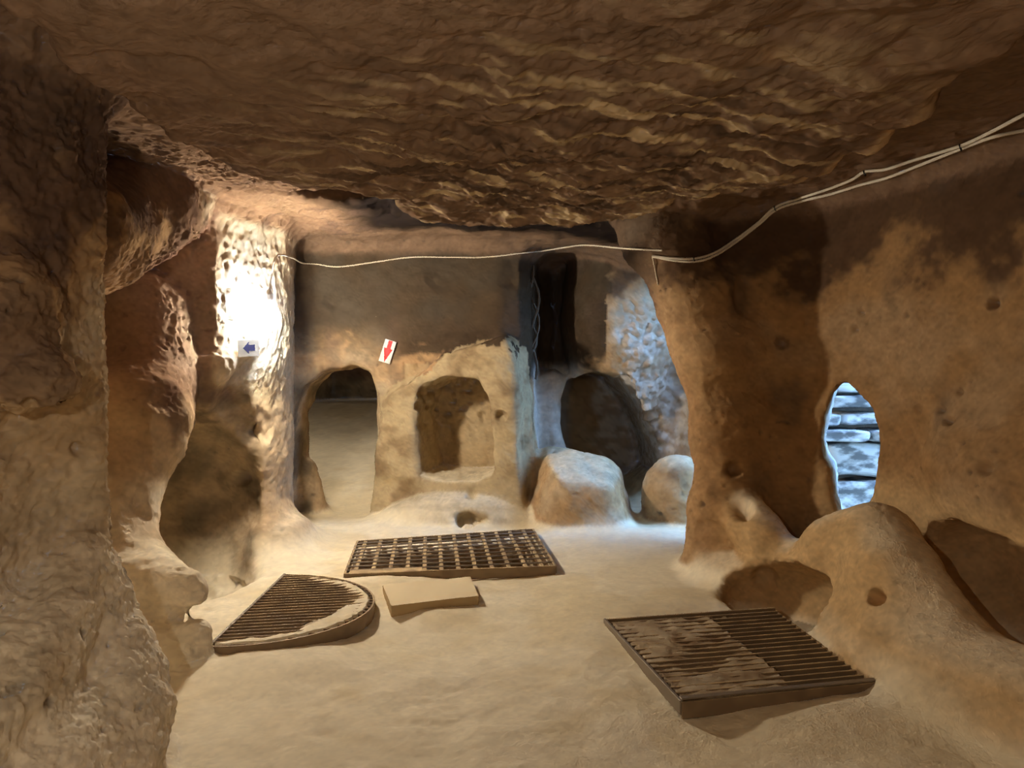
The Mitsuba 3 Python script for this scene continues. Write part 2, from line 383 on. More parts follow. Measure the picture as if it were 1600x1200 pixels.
def refine(V, F_, mark_edge):
    """red-green subdivision: splits every marked edge and keeps the mesh closed"""
    e = np.sort(np.vstack([F_[:, [0, 1]], F_[:, [1, 2]], F_[:, [2, 0]]]), 1)
    key = e[:, 0].astype(np.int64) * len(V) + e[:, 1]
    u, inv = np.unique(key, return_inverse=True)
    E = np.stack([u // len(V), u % len(V)], 1)
    m = mark_edge(V, E)
    new = np.full(len(E), -1)
    new[m] = len(V) + np.arange(m.sum())
    V2 = np.vstack([V, 0.5 * (V[E[m, 0]] + V[E[m, 1]])])
    n = new[inv].reshape(3, -1).T
    c = (n >= 0).sum(1)
    out = [F_[c == 0]]
    f, k = F_[c == 3], n[c == 3]
    out += [np.stack([f[:, 0], k[:, 0], k[:, 2]], 1), np.stack([f[:, 1], k[:, 1], k[:, 0]], 1), np.stack([f[:, 2], k[:, 2], k[:, 1]], 1), k]
    for r in range(3):
        f, k = np.roll(F_, -r, 1), np.roll(n, -r, 1)
        s = (c == 1) & (k[:, 0] >= 0)
        out += [np.stack([f[s, 0], k[s, 0], f[s, 2]], 1), np.stack([k[s, 0], f[s, 1], f[s, 2]], 1)]
        s = (c == 2) & (k[:, 0] >= 0) & (k[:, 1] >= 0)
        out += [np.stack([k[s, 0], f[s, 1], k[s, 1]], 1), np.stack([f[s, 0], k[s, 0], k[s, 1]], 1), np.stack([f[s, 0], k[s, 1], f[s, 2]], 1)]
    return V2, np.vstack(out)


def vertex_normals(V, F_):
    n = np.zeros_like(V)
    c = np.cross(V[F_[:, 1]] - V[F_[:, 0]], V[F_[:, 2]] - V[F_[:, 0]])
    for k in range(3):
        for j in range(3):
            n[:, j] += np.bincount(F_[:, k], c[:, j], len(V))
    return n / np.maximum(np.linalg.norm(n, axis=1, keepdims=True), 1e-12)


VN = vertex_normals(V, FC)
FINE = 3.5


def mark(V, E):
    mid = 0.5 * (V[E[:, 0]] + V[E[:, 1]])
    L = np.linalg.norm(V[E[:, 0]] - V[E[:, 1]], axis=1)
    px, py = project(mid)
    d = np.linalg.norm(mid - [0, 0, CZ], axis=1)
    near = (mid[:, 1] > 0.3) & (px > -150) & (px < 1750) & (py > -150) & (py < 1350) & (mid[:, 1] < 8.6)
    return near & (L * F / d > FINE * 1.5)


for _ in range(2):
    n0 = len(V)
    V, FC = refine(V, FC, mark)
V = relax(V, FC, 1)
VN = vertex_normals(V, FC)
if VN[(V[:, 2] < 0.05) & (np.abs(V[:, 0]) < 0.4) & (V[:, 1] > 2) & (V[:, 1] < 4), 2].mean() < 0:
    FC, VN = FC[:, ::-1], -VN

# ---------------------------------------------------------------- relief: pick marks, hollows, sand
X, Y, Z = V.T
V0, N0 = V.copy(), VN.copy()
sst = lambda a, b, x: (lambda t: t * t * (3 - 2 * t))(np.clip((x - a) / (b - a), 0, 1))
near_floor = sst(0.22, 0.05, Z - floor_h(X, Y)) * sst(0.3, 0.75, VN[:, 2])
dusty = np.maximum(near_floor, 0.6 * sst(0.55, 0.95, VN[:, 2]) * sst(0.9, 0.5, Z))
over = sst(0.15, 0.55, -VN[:, 2]) * sst(1.7, 2.0, Z)
rock = 1 - near_floor
fb = lambda P, o=3, s=0: meshkit.fbm(P, o, s) - 0.5
n1 = fb(V * 1.7, 3, 1)
n2 = fb(V * 5.5, 3, 2)
n3 = fb(V * 17, 3, 3)
n4 = fb(V * 46, 3, 4)
Ang = math.radians(25)
Pc = np.stack([(X * math.cos(Ang) + Y * math.sin(Ang)) * 6.5, (-X * math.sin(Ang) + Y * math.cos(Ang)) * 13, Z * 8], 1)
Pc += 0.6 * np.stack([fb(V * 3, 2, 17), 1.5 * fb(V * 3, 2, 18), 0 * X], 1)
rdg = lambda P, s: 1 - np.abs(2 * meshkit.noise(P, s) - 1)
chis = 0.5 * rdg(Pc * 0.9, 11) + 0.65 * rdg(Pc * np.array([2.2, 1.7, 1.9]), 12) + 0.45 * rdg(Pc * np.array([4.4, 3.4, 3.8]), 13) - 0.95
rough_c = over * np.clip(1.15 - ((X - 0.25) / 1.45) ** 2 - ((Y - 3.6) / 1.9) ** 2, 0, 1)
rough_l = over * sst(-0.9, -1.3, X) * sst(3.3, 4.2, Y)
mask_face = sst(-1.5, -1.7, X) * sst(4.6, 5.1, Y) * sst(6.9, 6.4, Y) * sst(1.1, 1.5, Z) * (1 - over)
pick = 0.5 * meshkit.noise(np.stack([X * 20, Y * 24, Z * 9 + Y * 6], 1), 21) + 0.9 * rdg(np.stack([X * 34, Y * 34, Z * 13], 1), 22) - 0.75
in_rec = ((X > -1.0) & (X < -0.05) & (Y > 7.06) & (Y < 7.95) & (Z > 0.3) & (Z < 1.45)).astype(float)
rec = meshkit.noise(np.stack([(X + 0.3 * Z) * 26, Y * 10, Z * 8], 1), 31) + 0.6 * sst(0.5, 0.8, meshkit.noise(np.stack([X * 17, Y * 10, Z * 17], 1), 32)) * sst(0.6, 1.0, Z) * -2.2 - 0.3
craggy = sst(0.95, 1.1, X) * sst(7.0, 7.3, Y) * sst(8.1, 7.9, Y) * sst(2.2, 1.9, Z) * sst(0.4, 0.7, Z)
crag = np.abs(fb(V * 9, 3, 41)) * 2 - 0.35
pits = (sst(0.86, 0.92, meshkit.noise(V * 16, 51)) + 0.6 * sst(0.88, 0.93, meshkit.noise(V * 34, 52))) * sst(0.45, 0.6, meshkit.noise(V * 2.2, 54))
hollow = sst(0.72, 0.86, meshkit.noise(V * 3.1, 53))
left_rough = sst(-1.1, -1.35, X) * sst(3.4, 3.0, Y)
gentle = sst(1.2, 1.5, X) * sst(0.9, 0.6, Z) * sst(5.3, 4.8, Y)          # the worn ridge
disp = rock * (0.085 * n1 + 0.035 * n2 * (1 - 0.6 * gentle) + 0.015 * n3 * (1 - 0.5 * gentle) + 0.013 * n4 * (1 - 0.4 * gentle))
disp += 0.042 * rough_c * chis + 0.035 * rough_l * chis + 0.022 * mask_face * pick + 0.034 * in_rec * rec
disp += 0.10 * craggy * crag + 0.05 * over * n2
disp -= 0.014 * pits * rock * (1 - over) * (1 - gentle)
disp -= 0.022 * hollow * rock * (1 - over) * (1 - gentle) * (1 - mask_face)
disp += left_rough * rock * (0.018 * n3 + 0.010 * n4)
foot = meshkit.noise(np.stack([X * 7, Y * 11, 0 * Z], 1), 61) + 0.6 * meshkit.noise(np.stack([X * 15, Y * 21, 0 * Z], 1), 62) - 0.8
track = sst(0.9, 0.2, np.abs(X + 0.1 * Y)) * sst(4.9, 3.8, Y)
disp += near_floor * (0.030 * n1 + 0.012 * n2 + (0.007 + 0.007 * track) * foot + 0.006 * n3 + 0.004 * n4)
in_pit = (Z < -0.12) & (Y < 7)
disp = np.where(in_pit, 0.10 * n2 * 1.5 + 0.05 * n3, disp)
# weathered holes in the rock, each sunk around its own point of the wall
P0 = project(V0)
front = np.einsum('ij,ij->i', N0, V0 - [0, 0, CZ]) < 0
for hx, hy, hr, deep in ((1552, 474, 10, 0.07), (1482, 657, 9, 0.05), (1537, 730, 15, 0.05), (1345, 488, 7, 0.03), (1336, 514, 7, 0.03), (1222, 536, 12, 0.05), (1146, 733, 15, 0.07), (1158, 798, 20, 0.10),
                         (783, 650, 10, 0.07), (736, 772, 9, 0.05), (402, 676, 16, 0.07), (376, 748, 15, 0.06), (518, 470, 16, 0.05), (728, 812, 18, 0.06), (1500, 612, 7, 0.03), (1470, 640, 8, 0.03), (1368, 932, 15, 0.10),
                         (1430, 640, 8, 0.03), (50, 640, 20, 0.05), (95, 655, 22, 0.06), (120, 700, 14, 0.04), (1195, 905, 22, 0.06)):
    r2 = ((P0[0] - hx) / hr) ** 2 + ((P0[1] - hy) / (hr * 0.9)) ** 2
    j = np.where((r2 < 2.2) & front & (Y > 0.5))[0]
    if len(j):
        j = j[Y[j] < np.percentile(Y[j], 10) + 0.25]
        disp[j] -= deep * np.exp(-(r2[j] * 1.6) ** 2)
V = V0 + VN * disp[:, None]
# earth trodden into the gratings, sand blown over the half-round one
up = (V0[:, 2] < 0.16) & (V0[:, 2] > -0.10) & (N0[:, 2] > 0.6)
inR = up & (at_some(lambda m: poly2(G_RIGHT, X[m], Y[m]), up) < -0.025)
V[inR, 2] = 0.05 - 0.003 + 0.020 * n3[inR] + 0.03 * n2[inR] + 0.010 * n4[inR]
eL = np.sqrt(((X - GL_C[0]) / GL_R[0]) ** 2 + ((Y - GL_C[1]) / GL_R[1]) ** 2)
cr = np.sqrt(((X - GL_C[0] + 0.02) / 0.56) ** 2 + ((Y - GL_C[1] - 0.06) / 0.56) ** 2)
inL = up & (eL < 0.96) & (X > GL_C[0] + 0.02)
V[inL, 2] = (0.07 - 0.020 + 0.030 * sst(0.85, 1.15, cr + 0.5 * n2) + 0.015 * n3 + 0.008 * n4)[inL]
VN = vertex_normals(V, FC)

# ---------------------------------------------------------------- rock colour: tan tuff, soot on vaults, pale dust, stains, some painted light and shade
lin = lambda r, g, b: np.array([((c / 255 + 0.055) / 1.055) ** 2.4 if c > 10 else c / 255 / 12.92 for c in (r, g, b)])
mixc = lambda a, b, t: a * (1 - t[:, None]) + b * t[:, None]
TAN, SAND, PALE, SOOT, RUST, GREY = lin(168, 138, 102), lin(232, 220, 192), lin(204, 192, 168), lin(78, 66, 57), lin(140, 106, 76), lin(150, 138, 116)
col = np.tile(TAN, (len(V), 1))
c1, c2, c3 = fb(V0 * 1.3, 4, 71), fb(V0 * 4.1, 4, 72), fb(V0 * 14, 3, 73)
col = mixc(col, RUST, sst(-0.05, 0.25, c1 + 0.5 * c2) * 0.65)
col = mixc(col, PALE, sst(0.02, 0.3, -c1 + 0.6 * c2) * 0.55)
leftside = sst(-0.9, -1.3, X)
backside = sst(6.2, 6.8, Y)
col = mixc(col, lin(190, 172, 142), 0.5 * leftside * sst(1.7, 0.9, Z))
col = mixc(col, lin(226, 214, 190), 0.75 * leftside * sst(0.95, 0.35, Z + 1.2 * c2) * sst(5.0, 4.6, Y))
col = mixc(col, GREY, 0.5 * backside * sst(-0.1, 0.1, c2 - c1) * (X < 0.6))
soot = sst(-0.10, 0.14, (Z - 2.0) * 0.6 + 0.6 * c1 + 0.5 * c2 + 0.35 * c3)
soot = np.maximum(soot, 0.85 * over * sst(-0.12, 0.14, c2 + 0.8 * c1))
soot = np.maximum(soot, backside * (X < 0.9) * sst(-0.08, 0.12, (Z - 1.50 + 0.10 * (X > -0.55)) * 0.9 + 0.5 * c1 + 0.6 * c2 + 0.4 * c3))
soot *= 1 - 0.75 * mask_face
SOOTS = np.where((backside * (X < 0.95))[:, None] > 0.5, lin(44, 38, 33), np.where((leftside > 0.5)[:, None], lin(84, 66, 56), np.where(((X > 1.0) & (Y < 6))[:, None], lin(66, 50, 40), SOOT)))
rightside = sst(1.1, 1.5, X) * (Y < 6)
col = mixc(col, lin(138, 104, 66), 0.75 * rightside)
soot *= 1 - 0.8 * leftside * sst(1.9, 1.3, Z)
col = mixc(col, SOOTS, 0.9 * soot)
flk = meshkit.noise(Pc * np.array([0.55, 1.3, 1]), 15) + 0.7 * meshkit.noise(Pc * np.array([1.3, 2.8, 2]), 16) - 0.85
flake = np.clip(rough_c * 1.3, 0, 1) * sst(0.08, 0.28, flk + 0.7 * c2)
col = mixc(col, lin(188, 166, 132), 0.85 * flake)
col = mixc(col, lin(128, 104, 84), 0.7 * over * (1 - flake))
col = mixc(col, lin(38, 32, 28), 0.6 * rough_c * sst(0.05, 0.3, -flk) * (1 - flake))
soot_shade_band = over * sst(4.85, 5.0, Y) * sst(6.7, 6.3, Y) * sst(-1.45, -1.1, X) * sst(1.1, 0.8, X)
col = mixc(col, lin(24, 21, 19), 0.97 * soot_shade_band)  # near-black vault band: soot plus the recess's shade, put into the colour
lip_light = over * sst(0.09, 0.04, np.abs(at_some(lambda m: poly2(BULGE, X[m], Y[m]), (over > 0) & (X > 0.2) & (Y > 2)) + 0.02)) * sst(0.3, 0.8, X) * sst(2.2, 3.0, Y)
col = mixc(col, lin(186, 158, 120), 0.7 * lip_light)  # lamplight on the bulge's right edge, painted as a pale strip
stain = sst(0.10, 0.22, fb(V0 * np.array([2.6, 2.6, 1.6]), 4, 75)) * rock * (1 - over)
col = mixc(col, SOOT, 0.55 * stain * (1 - gentle))
streak = sst(0.06, 0.2, fb(V0 * np.array([5.5, 5.5, 1.3]), 3, 78) + 0.3 * c1) * leftside * sst(0.35, 0.7, Z)
col = mixc(col, lin(84, 68, 60), 0.6 * streak)
col = mixc(col, PALE, 0.6 * mask_face)
col = mixc(col, SOOT, 0.6 * pits * rock * (1 - gentle))
blockm = ((ev(BLOCK, X, Y, Z) < 0.05) & (Z < 1.30 + 0.6 * np.clip(X + 1.0, 0, 0.5) + 0.5 * c2)) | (ev(FOOT, X, Y, Z) < 0.05)
col = np.where(blockm[:, None], mixc(np.tile(lin(164, 146, 114), (len(V), 1)), lin(122, 102, 76), sst(-0.05, 0.25, c2 + 0.4 * c3)), col)
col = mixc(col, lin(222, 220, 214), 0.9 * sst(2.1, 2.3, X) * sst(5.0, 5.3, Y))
col = mixc(col, lin(198, 166, 120), 0.85 * gentle)
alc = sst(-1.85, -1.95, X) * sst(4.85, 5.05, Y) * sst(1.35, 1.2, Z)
col = mixc(col, lin(96, 86, 70), alc * (0.55 + 0.6 * np.clip(c2 * 3, -0.5, 0.6)))  # darker alcove: mineral stain plus the overhang's shade, painted into the colour
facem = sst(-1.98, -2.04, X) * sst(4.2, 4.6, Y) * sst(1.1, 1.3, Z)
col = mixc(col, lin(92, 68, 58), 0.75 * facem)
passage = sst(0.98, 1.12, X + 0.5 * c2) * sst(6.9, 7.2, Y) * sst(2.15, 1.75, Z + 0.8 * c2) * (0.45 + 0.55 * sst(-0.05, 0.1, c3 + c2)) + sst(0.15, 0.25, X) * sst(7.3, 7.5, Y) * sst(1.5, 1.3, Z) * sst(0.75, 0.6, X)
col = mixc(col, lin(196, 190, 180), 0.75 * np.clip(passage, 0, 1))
recm = in_rec * sst(7.1, 7.2, Y)
col = mixc(col, lin(168, 148, 114) , 0.8 * recm)
col = mixc(col, SAND, dusty * 0.95 * (1 - 0.12 * sst(0, 0.3, c2)))
trod = near_floor * sst(0.0, 0.2, c1 + 0.5 * c2)
col = mixc(col, lin(216, 198, 160), 0.6 * trod)


def in_quad(P, x, y, r=0.0):
    return poly2(P, x, y) < r


soil = (in_quad(G_RIGHT, X, Y) & (Z < 0.12) & (VN[:, 2] > 0.3)).astype(float)
soil = np.maximum(soil, (((X - GL_C[0]) / 0.52) ** 2 + ((Y - GL_C[1]) / 0.55) ** 2 < 1) & (Z < 0.1) & (X > -1.5))
col = mixc(col, lin(124, 100, 74), 0.85 * soil * (0.8 + c3))
col = np.where((in_pit & (X > -1.3))[:, None], col * 0.6, col)  # rock down in the pits made darker
col *= (1 + (0.5 * c3 + 0.45 * fb(V0 * 55, 2, 77)) * (1 - 0.6 * near_floor))[:, None]
col = np.clip(col, 0.01, 0.9)

scene['rock_bsdf'] = {'type': 'bumpmap', 'scale': 0.004, 'bumps': mikit.proc(lambda p, n, uv: mikit.fbm(p.x * 140, p.y * 140, p.z * 140, 2), eps=0.002),
                      'nested': {'type': 'diffuse', 'reflectance': {'type': 'mesh_attribute', 'name': 'vertex_color'}}}


# ---------------------------------------------------------------- names: which stretch of the surface belongs to what
C = V0[FC].mean(1)
cn = VN[FC].mean(1)
cx, cy, cz = C.T
names = ['floor', 'ceiling', 'wall_left', 'wall_right', 'wall_back', 'wall_front', 'wall_outer', 'wall_rear']
lab = np.full(len(FC), 3)
lab[cx < -0.2] = 2
lab[(cy > 6.45) & (cx < 1.9)] = 4
lab[(cy > 7.62) & (cx < 0.1)] = 7
lab[(cx > 2.15) & (cy > 5.15)] = 6
lab[cy < -1.2] = 5
rocks = [('rock_pillar', 'pillar', [PILLAR], 'thick tan rock pillar between the blue-lit passage and the oval window'),
         ('rock_ridge', 'rock', [RIDGE, RIDGE_FOOT], 'low worn rock ridge with humps curving beside the square iron grating'),
         ('boulder', 'boulder', [BOULDER], 'large smooth pale boulder behind the wide open grating, lit blue'),
         ('small_boulder', 'boulder', [BOULDER2], 'small pale blue-lit boulder with a hollow, beside the pillar'),
         ('rock_outcrop', 'rock', [MIDROCK, NOSE, CHIN], 'narrow-necked tan rock outcrop with a nose-like ledge beside the half-round grating'),
         ('rock_buttress', 'rock', [BUTTRESS, BUTTRESS_FOOT, BUTTRESS_BASE, BUTTRESS_RAMP], 'rough pale rock buttress spreading at the bottom left foreground'),
         ('carved_block', 'stone block', [BLOCK, SIDE, FOOT], 'pale carved rock block with a rectangular recess full of pick marks'),
         ('rock_rib', 'rock', [RIB], 'slender blue-lit upright rock rib between carved block and dark tunnel mouth')]
best = np.full(len(FC), 0.045)
for key, cat, prims, text in rocks:
    names.append(key)
    d = np.min([ev(p, cx, cy, cz) for p in prims], 0)
    if key == 'carved_block':
        d = np.where((ev(RECESS, cx, cy, cz) < 0.03) & (cy > 6.6) & (cy < 7.95), 0.0, d)
        d = np.where(ev(DOOR, cx, cy, cz) < 0.03, 1, d)
    m = d < best
    lab[m] = len(names) - 1
    best = np.minimum(best, d)
fl = (cz < floor_h(cx, cy) + 0.06) & (cn[:, 2] > 0.55) & ~((lab >= 8) & (cz > floor_h(cx, cy) + 0.015))
fl |= (cz < -0.03) & (cy < 6.6)
lab[fl] = 0
lab[(cz > 1.9) & (cn[:, 2] < -0.35) & (lab < 8) & (cz > at_some(lambda m: ceil_h(cx[m], cy[m]), (cz > 1.9) & (cn[:, 2] < -0.35)) - 0.25) & (cy < 8.4)] = 1
lab[(lab == 7) & (cn[:, 2] < -0.4)] = 1


def put(key, mesh, bsdf, smooth=False, **kw):
    k = key
    i = 0
    while k in scene:
        i += 1
        k = f'{key}_{i:03d}'
    scene[k] = mikit.ply(mesh, bsdf, smooth, **kw)
    return k


def tag(key, text=None, cat=None, group=None, kind=None):
    labels[key] = {k: v for k, v in (('label', text), ('category', cat), ('group', group), ('kind', kind)) if v}


for i, key in enumerate(names):
    f = FC[lab == i]
    if not len(f):
        continue
    u, inv = np.unique(f, return_inverse=True)
    m = trimesh.Trimesh(V[u], inv.reshape(-1, 3), process=False)
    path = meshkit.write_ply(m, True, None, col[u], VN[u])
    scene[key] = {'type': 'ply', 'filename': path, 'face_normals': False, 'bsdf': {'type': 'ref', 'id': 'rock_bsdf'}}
    if i < 8:
        tag(key, kind='structure')
for key, cat, prims, text in rocks:
    tag(key, text, cat)

# ---------------------------------------------------------------- anchors on the rock face
PX, PY = project(V)
PD = V[:, 1]
seen = (np.einsum('ij,ij->i', VN, V - [0, 0, CZ]) < 0) & (V[:, 1] > 0.5)
SI = np.where(seen)[0]
TREE = cKDTree(np.stack([PX[SI], PY[SI]], 1))


def surf(px, py, r=6.0):
    """the point of the rock face first met in this direction, and its normal there"""
    j = SI[TREE.query_ball_point([px, py], r)]
    while not len(j):
        r *= 1.6
        j = SI[TREE.query_ball_point([px, py], r)]
    d = PD[j].min()
    j = j[PD[j] < d + 0.06]
    n = VN[j].mean(0)
    return at(px, py, PD[j].mean()), n / np.linalg.norm(n)


def spline(P, n=10):
    P = np.array(P, float)
    Q = np.vstack([2 * P[0] - P[1], P, 2 * P[-1] - P[-2]])
    t = np.linspace(0, 1, n, endpoint=False)[:, None]
    out = []
    for i in range(1, len(Q) - 2):
        a, b, c, d = Q[i - 1:i + 3]
        out.append(0.5 * (2 * b + (c - a) * t + (2 * a - 5 * b + 4 * c - d) * t ** 2 + (3 * b - a - 3 * c + d) * t ** 3))
    return np.vstack(out + [P[-1:]])


def tube(P, r, sides=8):
    P = np.asarray(P, float)
    t = np.gradient(P, axis=0); t /= np.linalg.norm(t, axis=1, keepdims=True) + 1e-12
    a = np.cross(t[0], [0.3, 0.2, 0.9]); a /= np.linalg.norm(a)
    V_, R = [], np.broadcast_to(r, len(P))
    for i in range(len(P)):
        a = a - (a @ t[i]) * t[i]; a /= np.linalg.norm(a)
        b = np.cross(t[i], a)
        ang = np.arange(sides) * 2 * math.pi / sides
        V_.append(P[i] + R[i] * (np.cos(ang)[:, None] * a + np.sin(ang)[:, None] * b))
    V_ = np.vstack(V_ + [P[:1], P[-1:]])
    n, F_ = len(P), []
    for i in range(n - 1):
        for j in range(sides):
            k = (j + 1) % sides
            F_ += [(i * sides + j, i * sides + k, (i + 1) * sides + k), (i * sides + j, (i + 1) * sides + k, (i + 1) * sides + j)]
    for j in range(sides):
        k = (j + 1) % sides
        F_ += [(n * sides, k, j), (n * sides + 1, (n - 1) * sides + j, (n - 1) * sides + k)]
    return trimesh.Trimesh(V_, F_, process=False)


def bevel_box(w, d, h, c=0.002):
    """box with chamfered edges, centred"""
    import manifold3d as m3
    pts = []
    for sx in (-1, 1):
        for sy in (-1, 1):
            for sz in (-1, 1):
                for k in range(3):
                    q = np.array([w, d, h]) / 2 - c
                    q[k] += c
                    pts.append(q * [sx, sy, sz])
    return trimesh.convex.convex_hull(np.array(pts))


def placed(m, o, ux, uy, uz):
    M = np.eye(4); M[:3, 0], M[:3, 1], M[:3, 2], M[:3, 3] = ux, uy, uz, o
    return m.copy().apply_transform(M)


def bar(p, q, w, h, c=0.0015):
    """straight flat bar from p to q, w wide, h tall"""
    p, q = np.array(p, float), np.array(q, float)
    u = q - p; L = np.linalg.norm(u); u /= L
    v = np.cross(EZ, u); v /= np.linalg.norm(v)
    return placed(bevel_box(L, w, h, c), (p + q) / 2, u, v, np.cross(u, v))


def diffuse(c, rough=None):
    c = [float(v) for v in c]
    if rough is None:
        return {'type': 'twosided', 'n': {'type': 'diffuse', 'reflectance': {'type': 'rgb', 'value': c}}}
    return {'type': 'twosided', 'n': {'type': 'principled', 'base_color': {'type': 'rgb', 'value': c}, 'roughness': rough, 'specular': 0.4}}


def dusty_metal(seed):
    def fn(p, n, uv):
        d = (0.35 + 0.65 * mikit.smoothstep(0.3, 0.7, mikit.fbm(p.x * 12 + seed, p.y * 12, p.z * 12, 2))) * (0.25 + 0.75 * mikit.smoothstep(0.2, 0.8, n.z))
        return mikit.mix([float(q) for q in lin(104, 86, 66)], [float(q) for q in lin(176, 152, 114)], d)
    return {'type': 'twosided', 'n': {'type': 'principled', 'base_color': mikit.proc(fn), 'roughness': 0.6, 'specular': 0.4}}


scene['iron_bsdf'] = dusty_metal(3)
scene['bare_iron_bsdf'] = {'type': 'twosided', 'n': {'type': 'principled', 'base_color': {'type': 'rgb', 'value': list(map(float, lin(128, 116, 100)))}, 'roughness': 0.45, 'metallic': 0.4}}
scene['cable_bsdf'] = diffuse(lin(205, 196, 178), 0.5)
scene['clip_bsdf'] = diffuse(lin(28, 26, 25), 0.5)
scene['plate_bsdf'] = diffuse(lin(208, 208, 202), 0.5)
scene['red_bsdf'] = diffuse(lin(186, 16, 20), 0.5)
scene['navy_bsdf'] = diffuse(lin(44, 48, 98), 0.4)
scene['strand_bsdf'] = diffuse(lin(96, 88, 78))

# ---------------------------------------------------------------- the three floor gratings
def quad_pt(Q, s, t, z):
    """s along the front edge, t towards the back"""
    a = Q[0] + s * (Q[1] - Q[0]); b = Q[3] + s * (Q[2] - Q[3])
    return np.array([*(a + t * (b - a)), z])


# wide open grating by the back wall: broad cross bars, thin long rods, an angle-iron kerb
ZB = 0.07
tag('wide_grating', 'wide rusty iron grating with open square mesh over a dark pit below the carved block', 'floor grate')
for a, b in (((0, 0), (1, 0)), ((0, 1), (1, 1)), ((0, 0), (0, 1)), ((1, 0), (1, 1))):
    front = a == (0, 0) and b == (1, 0)
    put('wide_grating__frame', bar(quad_pt(G_BACK, *a, ZB - (0.018 if front else 0.01)), quad_pt(G_BACK, *b, ZB - (0.018 if front else 0.01)), 0.016, 0.07 if front else 0.05), 'iron_bsdf')
ledge = bar(quad_pt(G_BACK, 0.02, 0.045, ZB + 0.012), quad_pt(G_BACK, 0.36, 0.045, ZB + 0.012), 0.11, 0.008)
put('wide_grating__cover_strip', ledge, 'iron_bsdf')
for i in range(12):
    s = (i + 0.55) / 12.3
    put('wide_grating__cross_bar', bar(quad_pt(G_BACK, s, 0.0, ZB), quad_pt(G_BACK, s, 1.0, ZB), 0.030, 0.022, 0.004), 'iron_bsdf')
for i in range(9):
    t = (i + 0.9) / 9.8
    put('wide_grating__rod', tube([quad_pt(G_BACK, 0, t, ZB + 0.012), quad_pt(G_BACK, 0.5, t, ZB + 0.012), quad_pt(G_BACK, 1, t, ZB + 0.012)], 0.007, 6), 'bare_iron_bsdf')

# square grating beside the ridge: flat slats caked with earth, a raised angle-iron kerb
ZR = 0.05
tag('square_grating', 'square iron grating with slats caked in brown earth beside the rock ridge', 'floor grate')
put('square_grating__frame', bar(quad_pt(G_RIGHT, 0, 0, ZR - 0.025), quad_pt(G_RIGHT, 1, 0, ZR - 0.02), 0.014, 0.07), 'iron_bsdf')
put('square_grating__frame', bar(quad_pt(G_RIGHT, 0, 0, ZR - 0.015), quad_pt(G_RIGHT, 0, 1, ZR - 0.015), 0.014, 0.06), 'bare_iron_bsdf')
put('square_grating__frame', bar(quad_pt(G_RIGHT, 0, 1, ZR - 0.015), quad_pt(G_RIGHT, 1, 1, ZR - 0.015), 0.014, 0.05), 'iron_bsdf')
put('square_grating__frame', bar(quad_pt(G_RIGHT, 1, 0, ZR - 0.03), quad_pt(G_RIGHT, 1, 1, ZR - 0.03), 0.014, 0.05), 'iron_bsdf')
put('square_grating__kerb', bar(quad_pt(G_RIGHT, 0, 0.012, ZR + 0.02), quad_pt(G_RIGHT, 1, 0.012, ZR + 0.02), 0.03, 0.006), 'bare_iron_bsdf')
for i in range(18):
    t = (i + 0.9) / 18.6
    put('square_grating__slat', bar(quad_pt(G_RIGHT, 0, t, ZR - 0.012), quad_pt(G_RIGHT, 1, t, ZR - 0.012), 0.012, 0.03), 'iron_bsdf')

# half-round grating by the left alcove
ZL = 0.07
tag('half_round_grating', 'half-round iron grating of close parallel bars half buried in sand at the left alcove', 'floor grate')
RA = math.radians(10)
arc = [np.array([GL_C[0] + GL_R[0] * math.cos(a), GL_C[1] + GL_R[1] * math.sin(a)]) for a in np.linspace(-math.pi / 2, math.pi / 2, 41)]
rim_o, rim_i = np.array(arc), GL_C + (np.array(arc) - GL_C) * 0.985
ring = trimesh.Trimesh(*(lambda n: (np.vstack([np.c_[rim_o, np.full(n, ZL + 0.006)], np.c_[rim_o, np.full(n, ZL - 0.075)], np.c_[rim_i, np.full(n, ZL - 0.075)], np.c_[rim_i, np.full(n, ZL + 0.006)]]),
       [t for j in range(n - 1) for k in range(4) for t in ((k * n + j, ((k + 1) % 4) * n + j, ((k + 1) % 4) * n + j + 1), (k * n + j, ((k + 1) % 4) * n + j + 1, k * n + j + 1))]))(len(arc)), process=False)
put('half_round_grating__rim', ring, 'iron_bsdf')
put('half_round_grating__edge_bar', bar([*arc[0], ZL - 0.01], [*arc[-1], ZL - 0.01], 0.016, 0.04), 'bare_iron_bsdf')
ud = np.array([math.cos(RA), math.sin(RA)])
for i in range(25):
    y0 = GL_C[1] - GL_R[1] + 2 * GL_R[1] * (i + 0.25) / 25.0
    p = np.array([GL_C[0], y0])
    s = np.linspace(0, 1.0, 400)[:, None] * ud + p
    ok = ((s[:, 0] - GL_C[0]) / GL_R[0]) ** 2 + ((s[:, 1] - GL_C[1]) / GL_R[1]) ** 2 < 0.985
    if ok.sum() < 12:
        continue
    q = s[ok][-1]
    put('half_round_grating__bar', bar([*p, ZL - 0.006], [*q, ZL - 0.006], 0.009, 0.025), 'iron_bsdf')

